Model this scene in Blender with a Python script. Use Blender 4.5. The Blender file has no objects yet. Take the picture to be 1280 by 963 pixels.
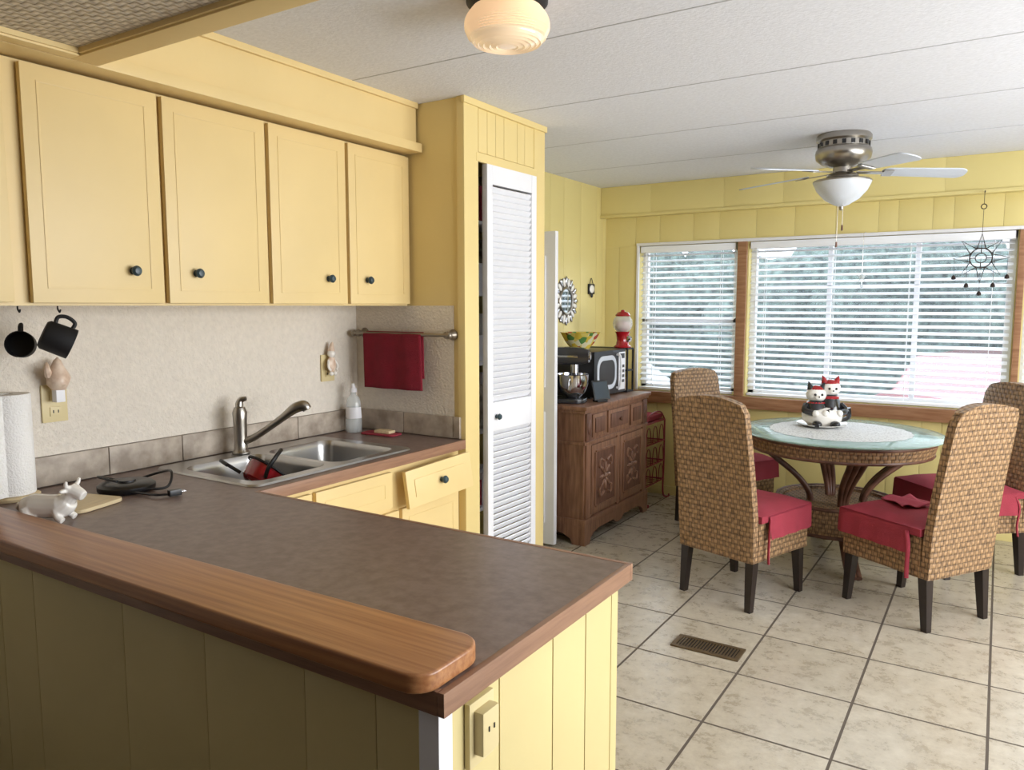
import bpy, bmesh, math, random
from mathutils import Vector, Matrix, Euler
random.seed(4)
R=math.radians
scene=bpy.context.scene
# ---------------------------------------------------------------- materials
def lin(h):
    h=h.lstrip('#'); o=[]
    for i in (0,2,4):
        c=int(h[i:i+2],16)/255
        o.append(c/12.92 if c<=.04045 else ((c+.055)/1.055)**2.4)
    return o
def newmat(name):
    m=bpy.data.materials.new(name); m.use_nodes=True
    nt=m.node_tree; b=nt.nodes['Principled BSDF']; return m,nt,b
def sc(c,k): return [min(1,x*k) for x in c]+[1]
def M(name,hexc,rough=.5,metal=0,var=.06,vs=6,bump=0,bs=60,emis=0,stretch=None,hex2=None,spec=.5,coat=0):
    m,nt,b=newmat(name); c=lin(hexc); N=nt.nodes; L=nt.links
    b.inputs['Roughness'].default_value=rough; b.inputs['Metallic'].default_value=metal
    b.inputs['Specular IOR Level'].default_value=spec
    b.inputs['Coat Weight'].default_value=coat
    tc=N.new('ShaderNodeTexCoord'); mp=N.new('ShaderNodeMapping'); L.new(tc.outputs['Object'],mp.inputs['Vector'])
    if stretch: mp.inputs['Scale'].default_value=stretch
    no=N.new('ShaderNodeTexNoise'); no.inputs['Scale'].default_value=vs; no.inputs['Detail'].default_value=6
    L.new(mp.outputs['Vector'],no.inputs['Vector'])
    cr=N.new('ShaderNodeValToRGB'); e=cr.color_ramp.elements
    e[0].position=.32; e[1].position=.68
    e[0].color=sc(c,1-var); e[1].color=(lin(hex2)+[1]) if hex2 else sc(c,1+var)
    L.new(no.outputs['Fac'],cr.inputs['Fac']); L.new(cr.outputs['Color'],b.inputs['Base Color'])
    if bump:
        n2=N.new('ShaderNodeTexNoise'); n2.inputs['Scale'].default_value=bs; n2.inputs['Detail'].default_value=3
        L.new(mp.outputs['Vector'],n2.inputs['Vector'])
        bp=N.new('ShaderNodeBump'); bp.inputs['Strength'].default_value=bump; bp.inputs['Distance'].default_value=.01
        L.new(n2.outputs['Fac'],bp.inputs['Height']); L.new(bp.outputs['Normal'],b.inputs['Normal'])
    if emis:
        b.inputs['Emission Color'].default_value=c+[1]; b.inputs['Emission Strength'].default_value=emis
    return m
def mathn(nt,op,a,b=None,c=None):
    n=nt.nodes.new('ShaderNodeMath'); n.operation=op
    for i,x in enumerate((a,b,c)):
        if x is None: continue
        if isinstance(x,(int,float)): n.inputs[i].default_value=x
        else: nt.links.new(x,n.inputs[i])
    return n.outputs[0]
def weave(name,dark,light,s=.017,rough=.55,asp=1.5):
    m,nt,b=newmat(name); N=nt.nodes; L=nt.links
    b.inputs['Roughness'].default_value=rough
    tc=N.new('ShaderNodeTexCoord'); sp=N.new('ShaderNodeSeparateXYZ'); L.new(tc.outputs['UV'],sp.inputs[0])
    u=mathn(nt,'DIVIDE',sp.outputs[0],s); v=mathn(nt,'DIVIDE',sp.outputs[1],s*asp)
    par=mathn(nt,'MODULO',mathn(nt,'ABSOLUTE',mathn(nt,'ADD',mathn(nt,'FLOOR',u),mathn(nt,'FLOOR',v))),2)
    su=mathn(nt,'ABSOLUTE',mathn(nt,'SINE',mathn(nt,'MULTIPLY',u,math.pi)))
    sv=mathn(nt,'ABSOLUTE',mathn(nt,'SINE',mathn(nt,'MULTIPLY',v,math.pi)))
    hu=mathn(nt,'MULTIPLY',mathn(nt,'SUBTRACT',1,par),mathn(nt,'POWER',sv,.5))
    hv=mathn(nt,'MULTIPLY',par,mathn(nt,'POWER',su,.5))
    h=mathn(nt,'ADD',hu,mathn(nt,'MULTIPLY',hv,.7))
    no=N.new('ShaderNodeTexNoise'); no.inputs['Scale'].default_value=30; L.new(tc.outputs['UV'],no.inputs['Vector'])
    h2=mathn(nt,'MULTIPLY_ADD',mathn(nt,'SUBTRACT',no.outputs['Fac'],.5),1.0,h)
    cr=N.new('ShaderNodeValToRGB'); e=cr.color_ramp.elements
    e[0].position=.2; e[1].position=1.05; e[0].color=lin(dark)+[1]; e[1].color=lin(light)+[1]
    L.new(h2,cr.inputs['Fac']); L.new(cr.outputs['Color'],b.inputs['Base Color'])
    bp=N.new('ShaderNodeBump'); bp.inputs['Strength'].default_value=.8; bp.inputs['Distance'].default_value=.006
    L.new(h,bp.inputs['Height']); L.new(bp.outputs['Normal'],b.inputs['Normal'])
    return m
def glassm(name,hexc,rough=.02,alpha=.75):
    m,nt,b=newmat(name); N=nt.nodes; L=nt.links
    b.inputs['Base Color'].default_value=lin(hexc)+[1]; b.inputs['Roughness'].default_value=rough
    b.inputs['IOR'].default_value=1.5; b.inputs['Specular IOR Level'].default_value=.8
    tr=N.new('ShaderNodeBsdfTransparent'); tr.inputs[0].default_value=[.85+.15*x for x in lin(hexc)]+[1]
    mx=N.new('ShaderNodeMixShader'); mx.inputs[0].default_value=1-alpha
    L.new(tr.outputs[0],mx.inputs[1]); L.new(b.outputs[0],mx.inputs[2])
    L.new(mx.outputs[0],N['Material Output'].inputs['Surface'])
    return m

CAB=M('cabinet_yellow_paint','#E4CA8F',.42,var=.03,vs=3,bump=.05,bs=25)
YEL=M('paneling_yellow_paint','#DFCF8C',.45,var=.03,vs=2,bump=.04,bs=30)
YCL=M('closet_yellow_paint','#E1CA8B',.45,var=.03,vs=2,bump=.04,bs=30)
WALLP=M('textured_wallpaper','#E0D7C9',.7,var=.045,vs=45,bump=.6,bs=90)
CEIL=M('ceiling_texture_paint','#E1E3EA',.9,var=.045,vs=60,bump=.15,bs=90)
SEAM=M('ceiling_seam','#BDBEC2',.85,var=.02)
WHITE=M('white_paint','#E8E8EB',.4,var=.02)
SLAT=M('blind_slat_white','#F4F6FA',.45,var=.01)
LAM=M('counter_laminate','#705D56',.34,var=.08,vs=38,hex2='#826F67',bump=.02,bs=140)
def wood(n,a,b_,rough=.35,st=(1.5,30,30),vs=3): return M(n,a,rough,var=.02,vs=vs,stretch=st,hex2=b_,bump=.03,bs=8)
WBAR=wood('bar_wood','#96603C','#B88355',.3,(1.0,34,34),2.5)
WEDGE=wood('counter_edge_wood','#8A6650','#9C765C',.4,(3,3,40))
WTRIM=wood('window_trim_wood','#8E6344','#AC8160',.4,(2,20,20))
DWOOD=wood('sideboard_wood','#6A4836','#8E6850',.42,(20,20,2))
DWOOD2=wood('sideboard_carved_wood','#4E3225','#74503F',.5,(20,20,2),4)
ADDBROWN=wood('added_dark_paneling','#4A3A2C','#5E4B3A',.5,(12,12,1.5))  # invented dark finish for unseen walls, cuts bounced light
ADDCARPET=M('added_dark_carpet','#5A4E42',.95,var=.15,vs=60,bump=.5,bs=200)  # invented dark carpet material, keeps light from bouncing off the floor
ESP=M('espresso_leg','#241A18',.35,var=.1)
RAT=weave('woven_rattan','#4A3524','#AC8962')
RATT=weave('woven_table_rattan','#4A3524','#A3815B')
POLE=M('rattan_pole','#553629',.4,var=.2,vs=12,hex2='#75503F')
RED=M('red_fabric','#98303F',.85,var=.1,vs=10,bump=.3,bs=250)
REDT=M('red_towel','#86162A',.95,var=.1,vs=20,bump=.8,bs=220)
STEEL=M('stainless_steel','#B9B8B6',.28,1,var=.04,vs=4)
NICK=M('brushed_nickel','#A9A49C',.3,1,var=.04)
CHROME=M('chrome','#C8C8CC',.12,1,var=.02)
BLACK=M('black_plastic','#121214',.35,var=.1)
BLACKM=M('black_cast','#17171A',.6,var=.1)
KNOB=M('teal_knob','#34474E',.35,var=.15,vs=40)
PLATE=M('almond_plastic','#D6C594',.4,var=.02)
CER=M('white_ceramic','#F0ECE4',.2,var=.02,coat=.4)
SHELL=M('shell_ceramic','#D9B79C',.35,var=.15,vs=30,hex2='#EFDCC8')
PAPER=M('paper_towel','#F2F0EC',.9,var=.02,bump=.5,bs=150)
STONE=M('backsplash_tile','#9C8D7C',.5,var=.2,vs=14,hex2='#BFB2A2',bump=.1,bs=40)
GROUT=M('grout','#8D857A',.9)
GLASS=glassm('table_glass','#BFE3DA',.03,.55)
WGL=glassm('window_glass','#E8F2F4',.0,.93)
CLEAR=glassm('clear_plastic','#E6ECEC',.05,.6)
REDP=M('red_enamel','#A0141F',.2,var=.03,coat=.5)
REDM=M('red_wire','#8E2430',.4,var=.05)
GREYM=M('warm_grey_metal','#8E8578',.35,.8)
LAMPG=M('lamp_glass_warm','#F0D6B4',.18,var=.02,emis=.36,coat=.5)
BOWLG=M('fan_frosted_glass','#D3D8DE',.3,var=.02)
BLADE=M('fan_blade_white','#C9CFD8',.35,var=.02)
DIFF=weave('wicker_diffuser','#A79B8B','#E4DACB',.02,.6,1.0)
CUT=M('cutting_board','#D8C49C',.5,var=.08,stretch=(20,2,2))
BOXM=M('cereal_boxes','#7A6A58',.6,var=.5,vs=14,hex2='#B9B09A')
ASPH=M('driveway','#B4B6B8',.9,var=.08,vs=3)
HEDGE=M('hedge_leaves','#3E4C4C',.9,var=.5,vs=9,hex2='#71827C',bump=1,bs=20)
CARW=M('car_white','#E8EAEE',.2,var=.01,coat=1)
CARR=M('car_red','#7E3A42',.3,var=.02,coat=.6)
CGL=M('car_glass','#3C4854',.1)
TIRE=M('tire','#151515',.8)

def floor_mat():
    m,nt,b=newmat('ceramic_floor_tile'); N=nt.nodes; L=nt.links
    tc=N.new('ShaderNodeTexCoord'); mp=N.new('ShaderNodeMapping'); L.new(tc.outputs['Object'],mp.inputs[0])
    mp.inputs['Location'].default_value=(.397+.4375*20,-2.60+.433*20,0)
    br=N.new('ShaderNodeTexBrick'); br.offset=0; br.squash=1
    for k,v in (('Scale',1),('Brick Width',.4375),('Row Height',.433),('Mortar Size',.0052),('Mortar Smooth',.15)): br.inputs[k].default_value=v
    br.inputs['Color1'].default_value=(1,1,1,1); br.inputs['Color2'].default_value=(.9,.9,.9,1); br.inputs['Mortar'].default_value=(0,0,0,1)
    L.new(mp.outputs[0],br.inputs['Vector'])
    no=N.new('ShaderNodeTexNoise'); no.inputs['Scale'].default_value=11; no.inputs['Detail'].default_value=12; no.inputs['Roughness'].default_value=.78
    L.new(tc.outputs['Object'],no.inputs['Vector'])
    cr=N.new('ShaderNodeValToRGB'); e=cr.color_ramp.elements
    e[0].position=.32; e[0].color=lin('#A09480')+[1]; e[1].position=.66; e[1].color=lin('#CDC4B2')+[1]
    L.new(no.outputs['Fac'],cr.inputs[0])
    mu=N.new('ShaderNodeMix'); mu.data_type='RGBA'; mu.blend_type='MULTIPLY'; mu.inputs[0].default_value=1
    L.new(cr.outputs[0],mu.inputs[6]); L.new(br.outputs['Color'],mu.inputs[7])
    mx=N.new('ShaderNodeMix'); mx.data_type='RGBA'
    L.new(br.outputs['Fac'],mx.inputs[0]); L.new(mu.outputs[2],mx.inputs[6]); mx.inputs[7].default_value=lin('#584E44')+[1]
    L.new(mx.outputs[2],b.inputs['Base Color'])
    rr=mathn(nt,'MULTIPLY_ADD',br.outputs['Fac'],.5,mathn(nt,'MULTIPLY_ADD',no.outputs['Fac'],.3,.14)); L.new(rr,b.inputs['Roughness'])
    h=mathn(nt,'MULTIPLY_ADD',no.outputs['Fac'],.45,mathn(nt,'MULTIPLY',br.outputs['Fac'],-1))
    bp=N.new('ShaderNodeBump'); bp.inputs['Strength'].default_value=.45; bp.inputs['Distance'].default_value=.004
    L.new(h,bp.inputs['Height']); L.new(bp.outputs[0],b.inputs['Normal'])
    return m
FLOOR=floor_mat()
def lace_mat():
    m,nt,b=newmat('lace_doily'); N=nt.nodes; L=nt.links
    b.inputs['Base Color'].default_value=(.82,.83,.84,1); b.inputs['Roughness'].default_value=.9
    tc=N.new('ShaderNodeTexCoord'); vo=N.new('ShaderNodeTexVoronoi'); vo.feature='DISTANCE_TO_EDGE'; vo.inputs['Scale'].default_value=60
    L.new(tc.outputs['Object'],vo.inputs['Vector'])
    f=mathn(nt,'LESS_THAN',vo.outputs['Distance'],.2)
    f=mathn(nt,'MULTIPLY_ADD',f,.3,.65)
    tr=N.new('ShaderNodeBsdfTransparent'); mx=N.new('ShaderNodeMixShader'); L.new(f,mx.inputs[0])
    L.new(tr.outputs[0],mx.inputs[1]); L.new(b.outputs[0],mx.inputs[2]); L.new(mx.outputs[0],N['Material Output'].inputs[0])
    return m
LACE=lace_mat()
def floral():
    m,nt,b=newmat('floral_bowl_glaze'); N=nt.nodes; L=nt.links
    tc=N.new('ShaderNodeTexCoord'); vo=N.new('ShaderNodeTexVoronoi'); vo.inputs['Scale'].default_value=28
    L.new(tc.outputs['Object'],vo.inputs['Vector']); cr=N.new('ShaderNodeValToRGB'); cr.color_ramp.interpolation='CONSTANT'
    e=cr.color_ramp.elements; e[0].color=lin('#D9BC4A')+[1]; e[1].position=.35; e[1].color=lin('#B84A36')+[1]
    for p,c in ((.5,'#DCC868'),(.65,'#5A8A4A'),(.8,'#E0D8B0')):
        x=e.new(p); x.color=lin(c)+[1]
    s=N.new('ShaderNodeSeparateColor'); L.new(vo.outputs['Color'],s.inputs[0]); L.new(s.outputs[0],cr.inputs[0])
    L.new(cr.outputs[0],b.inputs['Base Color']); b.inputs['Roughness'].default_value=.2; return m
FLORAL=floral()

# ---------------------------------------------------------------- mesh builder
def catmull(p,n=6,closed=False):
    p=[Vector(q) for q in p]; o=[]; c=len(p)
    rng=range(c if closed else c-1)
    for i in rng:
        if closed: a,b,d,e=p[(i-1)%c],p[i],p[(i+1)%c],p[(i+2)%c]
        else: a,b,d,e=p[max(i-1,0)],p[i],p[i+1],p[min(i+2,c-1)]
        for k in range(n):
            t=k/n
            o.append(.5*((2*b)+(d-a)*t+(2*a-5*b+4*d-e)*t*t+(3*b-a-3*d+e)*t**3))
    if not closed: o.append(p[-1])
    return o
class MB:
    def __init__(s): s.bm=bmesh.new(); s.mats=[]
    def mi(s,m):
        if m not in s.mats: s.mats.append(m)
        return s.mats.index(m)
    def merge(s,t,mat,smooth=False,X=None):
        if X is not None: bmesh.ops.transform(t,matrix=X,verts=t.verts)
        bmesh.ops.recalc_face_normals(t,faces=t.faces)
        i=s.mi(mat)
        for f in t.faces: f.material_index=i; f.smooth=smooth
        me=bpy.data.meshes.new('t'); t.to_mesh(me); t.free(); s.bm.from_mesh(me); bpy.data.meshes.remove(me)
    def box(s,c,d,mat,bev=0,rot=(0,0,0),X=None):
        t=bmesh.new(); bmesh.ops.create_cube(t,size=1)
        bmesh.ops.scale(t,vec=d,verts=t.verts)
        if bev: bmesh.ops.bevel(t,geom=t.edges[:]+t.verts[:],offset=bev,segments=2,affect='EDGES',profile=.7)
        T=Matrix.Translation(c)@Euler(rot).to_matrix().to_4x4()
        s.merge(t,mat,False,(X@T) if X else T); return s
    def bb(s,x0,x1,y0,y1,z0,z1,mat,bev=0):
        return s.box(((x0+x1)/2,(y0+y1)/2,(z0+z1)/2),(abs(x1-x0),abs(y1-y0),abs(z1-z0)),mat,bev)
    def cyl(s,a,b,r,mat,r2=None,seg=24):
        a=Vector(a); b=Vector(b); d=b-a
        t=bmesh.new(); bmesh.ops.create_cone(t,cap_ends=True,segments=seg,radius1=r,radius2=r if r2 is None else r2,depth=d.length)
        T=Matrix.Translation((a+b)/2)@d.to_track_quat('Z','Y').to_matrix().to_4x4()
        s.merge(t,mat,True,T)
        return s
    def ball(s,c,r,mat,scl=(1,1,1),rot=(0,0,0),seg=20):
        t=bmesh.new(); bmesh.ops.create_uvsphere(t,u_segments=seg,v_segments=max(8,seg//2+2),radius=r)
        T=Matrix.Translation(c)@Euler(rot).to_matrix().to_4x4()@Matrix.Diagonal((*scl,1))
        s.merge(t,mat,True,T); return s
    def lathe(s,prof,mat,c=(0,0,0),seg=32,rot=(0,0,0),smooth=True,mod=None):
        t=bmesh.new(); rings=[]
        for (r,z) in prof:
            ring=[]
            for k in range(seg):
                a=2*math.pi*k/seg; rr=max(r,1e-5)
                if mod: rr*=mod(a,z)
                ring.append(t.verts.new((rr*math.cos(a),rr*math.sin(a),z)))
            rings.append(ring)
        for i in range(len(rings)-1):
            for k in range(seg):
                t.faces.new((rings[i][k],rings[i][(k+1)%seg],rings[i+1][(k+1)%seg],rings[i+1][k]))
        bmesh.ops.remove_doubles(t,verts=t.verts,dist=2e-5)
        s.merge(t,mat,smooth,Matrix.Translation(c)@Euler(rot).to_matrix().to_4x4()); return s
    def tube(s,pts,r,mat,seg=8,closed=False,sm=0,radii=None,flat=1):
        if sm:
            if radii:
                n0=len(pts); pts=catmull(pts,sm,closed); m=len(pts)
                rr=[]
                for i in range(m):
                    f=i/(m-1)*(n0-1); k=min(int(f),n0-2); rr.append(radii[k]+(radii[k+1]-radii[k])*(f-k))
                radii=rr
            else: pts=catmull(pts,sm,closed)
        pts=[Vector(p) for p in pts]; n=len(pts); t=bmesh.new(); rings=[]; N=None
        for i in range(n):
            if closed: d=pts[(i+1)%n]-pts[i-1]
            else: d=pts[min(i+1,n-1)]-pts[max(i-1,0)]
            d.normalize()
            if N is None:
                N=d.orthogonal().normalized() if abs(d.z)>.9 else Vector((0,0,1)).cross(d).normalized()
            N=(N-d*N.dot(d)).normalized(); B=d.cross(N)
            q=radii[i] if radii else r
            rings.append([t.verts.new(pts[i]+q*(N*math.cos(2*math.pi*k/seg)+B*flat*math.sin(2*math.pi*k/seg))) for k in range(seg)])
        for i in range(n if closed else n-1):
            a=rings[i]; b=rings[(i+1)%n]
            for k in range(seg): t.faces.new((a[k],a[(k+1)%seg],b[(k+1)%seg],b[k]))
        if not closed: t.faces.new(rings[0][::-1]); t.faces.new(rings[-1])
        s.merge(t,mat,True); return s
    def prism(s,out,h,mat,X=Matrix(),bev=0):
        t=bmesh.new(); vs=[t.verts.new((x,y,0)) for x,y in out]; f=t.faces.new(vs)
        g=bmesh.ops.extrude_face_region(t,geom=[f]); 
        bmesh.ops.translate(t,vec=(0,0,h),verts=[v for v in g['geom'] if isinstance(v,bmesh.types.BMVert)])
        if bev:
            ed=[e for e in t.edges if abs(e.verts[0].co.z-e.verts[1].co.z)<1e-6]
            bmesh.ops.bevel(t,geom=ed,offset=bev,segments=3,affect='EDGES',profile=.6)
        s.merge(t,mat,False,X); return s
    def dbox(s,fn,mat,cuts=10,smooth=True):
        t=bmesh.new(); bmesh.ops.create_cube(t,size=2); bmesh.ops.subdivide_edges(t,edges=t.edges[:],cuts=cuts,use_grid_fill=True)
        for v in t.verts: v.co=Vector(fn(*v.co))
        s.merge(t,mat,smooth); return s
    def grid(s,fn,nu,nv,mat,smooth=True):
        t=bmesh.new(); g=[[t.verts.new(fn(i/nu,j/nv)) for j in range(nv+1)] for i in range(nu+1)]
        for i in range(nu):
            for j in range(nv): t.faces.new((g[i][j],g[i+1][j],g[i+1][j+1],g[i][j+1]))
        s.merge(t,mat,smooth); return s
    def obj(s,name,loc=(0,0,0),rz=0,remesh=0,solid=0,scale=1):
        me=bpy.data.meshes.new(name)
        uv=s.bm.loops.layers.uv.new('UVMap')
        for f in s.bm.faces:
            n=f.normal; ax=max(range(3),key=lambda i:abs(n[i]))
            for l in f.loops:
                c=l.vert.co
                l[uv].uv=(c.y,c.z) if ax==0 else ((c.x,c.z) if ax==1 else (c.x,c.y))
        s.bm.to_mesh(me); s.bm.free()
        for m in s.mats: me.materials.append(m)
        me.set_sharp_from_angle(angle=R(42))
        ob=bpy.data.objects.new(name,me); scene.collection.objects.link(ob)
        ob.location=loc; ob.rotation_euler=(0,0,rz); ob.scale=(scale,)*3
        if remesh:
            md=ob.modifiers.new('r','REMESH'); md.mode='VOXEL'; md.voxel_size=remesh; md.use_smooth_shade=True
            m2=ob.modifiers.new('s','SMOOTH'); m2.iterations=3
        if solid:
            md=ob.modifiers.new('so','SOLIDIFY'); md.thickness=solid
        return ob
def rrect(w,h,r,n=6,cx=0,cy=0):
    o=[]
    for (sx,sy,a0) in ((1,1,0),(-1,1,90),(-1,-1,180),(1,-1,270)):
        for k in range(n+1):
            a=R(a0+90*k/n); o.append((cx+sx*(w/2-r)+r*math.cos(a),cy+sy*(h/2-r)+r*math.sin(a)))
    return o
# ---------------------------------------------------------------- dimensions
XL=-2.75; YW=5.75; ZC=2.43; XR=2.2; YB=-2.2; CT=.88
XF=-2.08; YR=2.87; YC2=3.58
# ---------------------------------------------------------------- room
mb=MB(); mb.bb(XL-.1,XR+.1,YB-.1,YW+.12,-.1,0,FLOOR); mb.obj('floor')
mb=MB(); mb.bb(XL+.01,XR-.01,YB+.01,.9,.0005,.012,ADDCARPET,.004); mb.obj('floor_carpet_added')  # added out of view to lower bounce onto the bar panel
mb=MB(); mb.bb(XL-.1,XR+.1,YB-.1,YW+.12,ZC,ZC+.1,CEIL)
for k in range(10):
    yy=-.81+.81*k
    if yy<YW-.2: mb.bb(XL,XR,yy-.003,yy+.003,ZC-.0015,ZC,SEAM)
mb.obj('ceiling')
def planksX(mb,x0,x1,yf,z0,z1,mat,w=.2,t=.008,seed=1,g=.0012):
    rnd=random.Random(seed); x=x0
    while x<x1-.01:
        ww=rnd.choice((w*.6,w,w*1.35)); xe=min(x+ww,x1)
        mb.bb(x+g,xe-g,yf-t,yf,z0,z1,mat,.0015); x=xe
def planksY(mb,y0,y1,xf,z0,z1,mat,w=.2,t=.008,seed=1,g=.0012):
    rnd=random.Random(seed); y=y0
    while y<y1-.01:
        ww=rnd.choice((w*.6,w,w*1.35)); ye=min(y+ww,y1)
        mb.bb(xf,xf+t,y+g,ye-g,z0,z1,mat,.0015); y=ye
# left wall
mb=MB(); mb.bb(XL-.1,XL,YB,YR,0,ZC,WALLP); mb.bb(XL-.1,XL,YR,YW+.12,0,ZC,YEL)
planksY(mb,YC2,YW,XL,0,ZC,YEL,seed=3); mb.obj('wall_left')
# window wall with openings
WINS=[(-2.447,-1.672),(-1.588,.062),(.115,1.3)]
Z0,Z1=.83,1.968
mb=MB(); y0,y1=YW,YW+.12
mb.bb(XL,XR,y0,y1,0,Z0,YEL); mb.bb(XL,XR,y0,y1,Z1,ZC,YEL)
mb.bb(XL,WINS[0][0],y0,y1,Z0,Z1,YEL); mb.bb(WINS[2][1],XR,y0,y1,Z0,Z1,YEL)
for a,b in ((WINS[0][1],WINS[1][0]),(WINS[1][1],WINS[2][0])): mb.bb(a,b,y0,y1,Z0,Z1,YEL)
planksX(mb,XL,XR,YW,0,Z0-.09,YEL,seed=5); planksX(mb,XL,XR,YW,Z1+.0,2.2,YEL,seed=5,g=.0006); planksX(mb,XL+.008,WINS[0][0]-.02,YW,Z0-.09,Z1,YEL,seed=8)
mb.obj('wall_back')
# header
mb=MB(); mb.bb(XL+.01,XR,5.645,YW-.009,2.195,ZC,YEL); planksX(mb,XL+.01,XR,5.645,2.213,ZC-.001,YEL,w=.42,seed=11,t=.004,g=.0002)
mb.bb(XL+.01,XR,5.625,5.645,2.19,2.212,YEL,.003); mb.obj('wall_header_soffit')
# unseen right wall, opening added to let fill light in
mb=MB()
mb.bb(XR,XR+.1,1.0,YW,0,.7,YEL); mb.bb(XR,XR+.1,1.0,YW,2.1,ZC,YEL)
mb.bb(XR,XR+.1,YB,1.0,0,ZC,ADDBROWN); mb.bb(XR,XR+.1,4.6,YW,.7,2.1,YEL); mb.obj('wall_right')  # brown stretch made dark to reduce bounced light
mb=MB(); mb.bb(XL,XR,YB-.1,YB,0,ZC,ADDBROWN); mb.obj('wall_front')  # unseen wall, darkened to reduce bounced light
mb=MB(); mb.bb(XL+.02,XR,YW-.022,YW-.008,0,.07,YEL,.002); mb.obj('baseboard_back')
# windows, trims, blinds
for i,(a,b) in enumerate(WINS):
    mb=MB(); yy=YW+.09
    fw=.045
    mb.bb(a,b,yy-.02,yy+.02,Z0,Z0+fw,WHITE,.004); mb.bb(a,b,yy-.02,yy+.02,Z1-fw,Z1,WHITE,.004)
    mb.bb(a,a+fw,yy-.02,yy+.02,Z0,Z1,WHITE,.004); mb.bb(b-fw,b,yy-.02,yy+.02,Z0,Z1,WHITE,.004)
    if i==0: mb.bb(a,b,yy-.02,yy+.02,1.37,1.41,WHITE,.004)
    else:
        for k in (1,2):
            xm=a+(b-a)*k/3; mb.bb(xm-.016,xm+.016,yy-.015,yy+.015,Z0,Z1,WHITE,.004)
        mb.bb(a,b,yy-.015,yy+.015,1.62,1.645,WHITE,.004)
    mb.bb(a+fw,b-fw,yy-.003,yy+.003,Z0+fw,Z1-fw,WGL)
    mb.obj('window_%d'%(i+1))
    mb=MB(); yb=YW+.02
    mb.bb(a+.012,b-.012,yb-.03,yb+.03,Z1-.055,Z1-.004,SLAT,.004)
    z=Z1-.075; sp=.0445
    while z>Z0+.05:
        mb.box(((a+b)/2,yb,z),(b-a-.03,.05,.0028),SLAT,rot=(R(20),0,0)); z-=sp
    mb.bb(a+.012,b-.012,yb-.026,yb+.026,Z0+.006,Z0+.024,SLAT,.004)
    n=2 if i==0 else 4
    for k in range(n):
        xc=a+.12+(b-a-.24)*k/(n-1)
        for dy in (-.026,.026): mb.cyl((xc,yb+dy,Z0+.02),(xc,yb+dy,Z1-.05),.0016,SLAT,seg=6)
    mb.cyl((a+.06,yb-.035,1.35),(a+.06,yb-.035,Z1-.05),.004,SLAT,seg=8)
    mb.obj('window_blind')
mb=MB()
mb.bb(WINS[0][0]-.02,XR-.2,YW-.06,YW-.0085,Z0-.09,Z0-.002,WTRIM,.006)
for a,b in ((WINS[0][1],WINS[1][0]),(WINS[1][1],WINS[2][0])): mb.bb(a+.008,b-.008,YW-.03,YW-.001,Z0,Z1,WTRIM,.004)
mb.bb(WINS[0][0]-.02,WINS[0][0],YW-.02,YW-.001,Z0,Z1+.02,WHITE,.003)
mb.bb(WINS[0][0]-.02,1.32,YW-.025,YW-.0085,Z1,Z1+.022,WHITE,.003)
mb.obj('trim_window')
# ---------------------------------------------------------------- outside
mb=MB(); mb.bb(-30,30,YW+.3,40,-.7,-.6,ASPH); mb.obj('ground_outside')
mb=MB()
for k in range(120):
    x=-12+k*.18+random.uniform(-.1,.1); zt=random.uniform(1.6,2.9)
    r=random.uniform(.45,.75)
    mb.ball((x,16+random.uniform(-.4,.4),zt-r*.8),r,HEDGE,(1,1,1.0),seg=12)
mb.bb(-12,10,15.8,16.3,-.6,1.8,HEDGE); mb.obj('hedge')
def car(loc,paint,rz):
    mb=MB()
    prof=[(-2.2,.35),(-2.25,.7),(-2.1,.92),(-1.5,.98),(-.9,1.4),(.5,1.45),(1.15,1.0),(2.0,.86),(2.25,.65),(2.25,.35)]
    X=Matrix.Translation((0,.85,0))@Matrix.Rotation(R(90),4,'X')
    mb.prism(prof,1.7,paint,X,.05)
    win=[(-1.3,.99),(-.85,1.34),(.45,1.38),(.95,1.0)]
    mb.prism(win,1.72,CGL,Matrix.Translation((0,.86,0))@Matrix.Rotation(R(90),4,'X'))
    for sx in (-1.4,1.4):
        for sy in (-.8,.8):
            mb.cyl((sx,sy-.1,.32),(sx,sy+.1,.32),.32,TIRE); mb.cyl((sx,sy-.11,.32),(sx,sy+.11,.32),.18,CHROME)
    return mb.obj('parked_car',loc,rz)
car((-5.0,9.6,-.6),CARW,R(0)); car((.1,12.6,-.6),CARR,R(70))
# ---------------------------------------------------------------- kitchen architecture
mb=MB()
mb.bb(XL,XF,YR,YR+.04,0,ZC,YCL)
mb.bb(XL+.001,XF-.06,YR-.006,YR,CT,1.5,WALLP)
mb.bb(XL,XF-.03,YC2-.04,YC2,0,ZC,YEL)
mb.obj('wall_return')
mb=MB()
mb.bb(XF-.03,XF+.012,YR-.012,YR+.10,0,ZC,YCL,.003)
mb.bb(XF-.02,XF,YR+.1,3.49,2.175,ZC,YCL); planksY(mb,YR+.11,YC2-.02,XF,2.205,ZC-.001,YCL,w=.12,seed=2,t=.006)
mb.bb(XF-.03,XF+.01,3.475,YC2+.004,0,ZC,YCL,.003)
mb.bb(XF-.005,XF+.014,YR+.085,3.50,2.16,2.2,YCL,.003)
mb.bb(XF,XF+.02,YR-.02,YC2+.012,ZC-.03,ZC,YCL,.004)
mb.obj('wall_closet_front')  # closet front wall: stiles, panel over the door, moldings
mb=MB()
for z in (.45,.85,1.2,1.55,1.9):
    mb.bb(XL+.01,XF-.12,YR+.05,YC2-.05,z,z+.018,WHITE)
    yy=YR+.07
    while yy<3.4:
        w=random.uniform(.06,.14); h=random.uniform(.12,.28); 
        mb.bb(XF-.35,XF-.15,yy,yy+w*.9,z+.018,z+.018+h,random.choice((BOXM,WHITE,BLACKM,RED)),.003); yy+=w
mb.obj('pantry_shelves')
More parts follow.
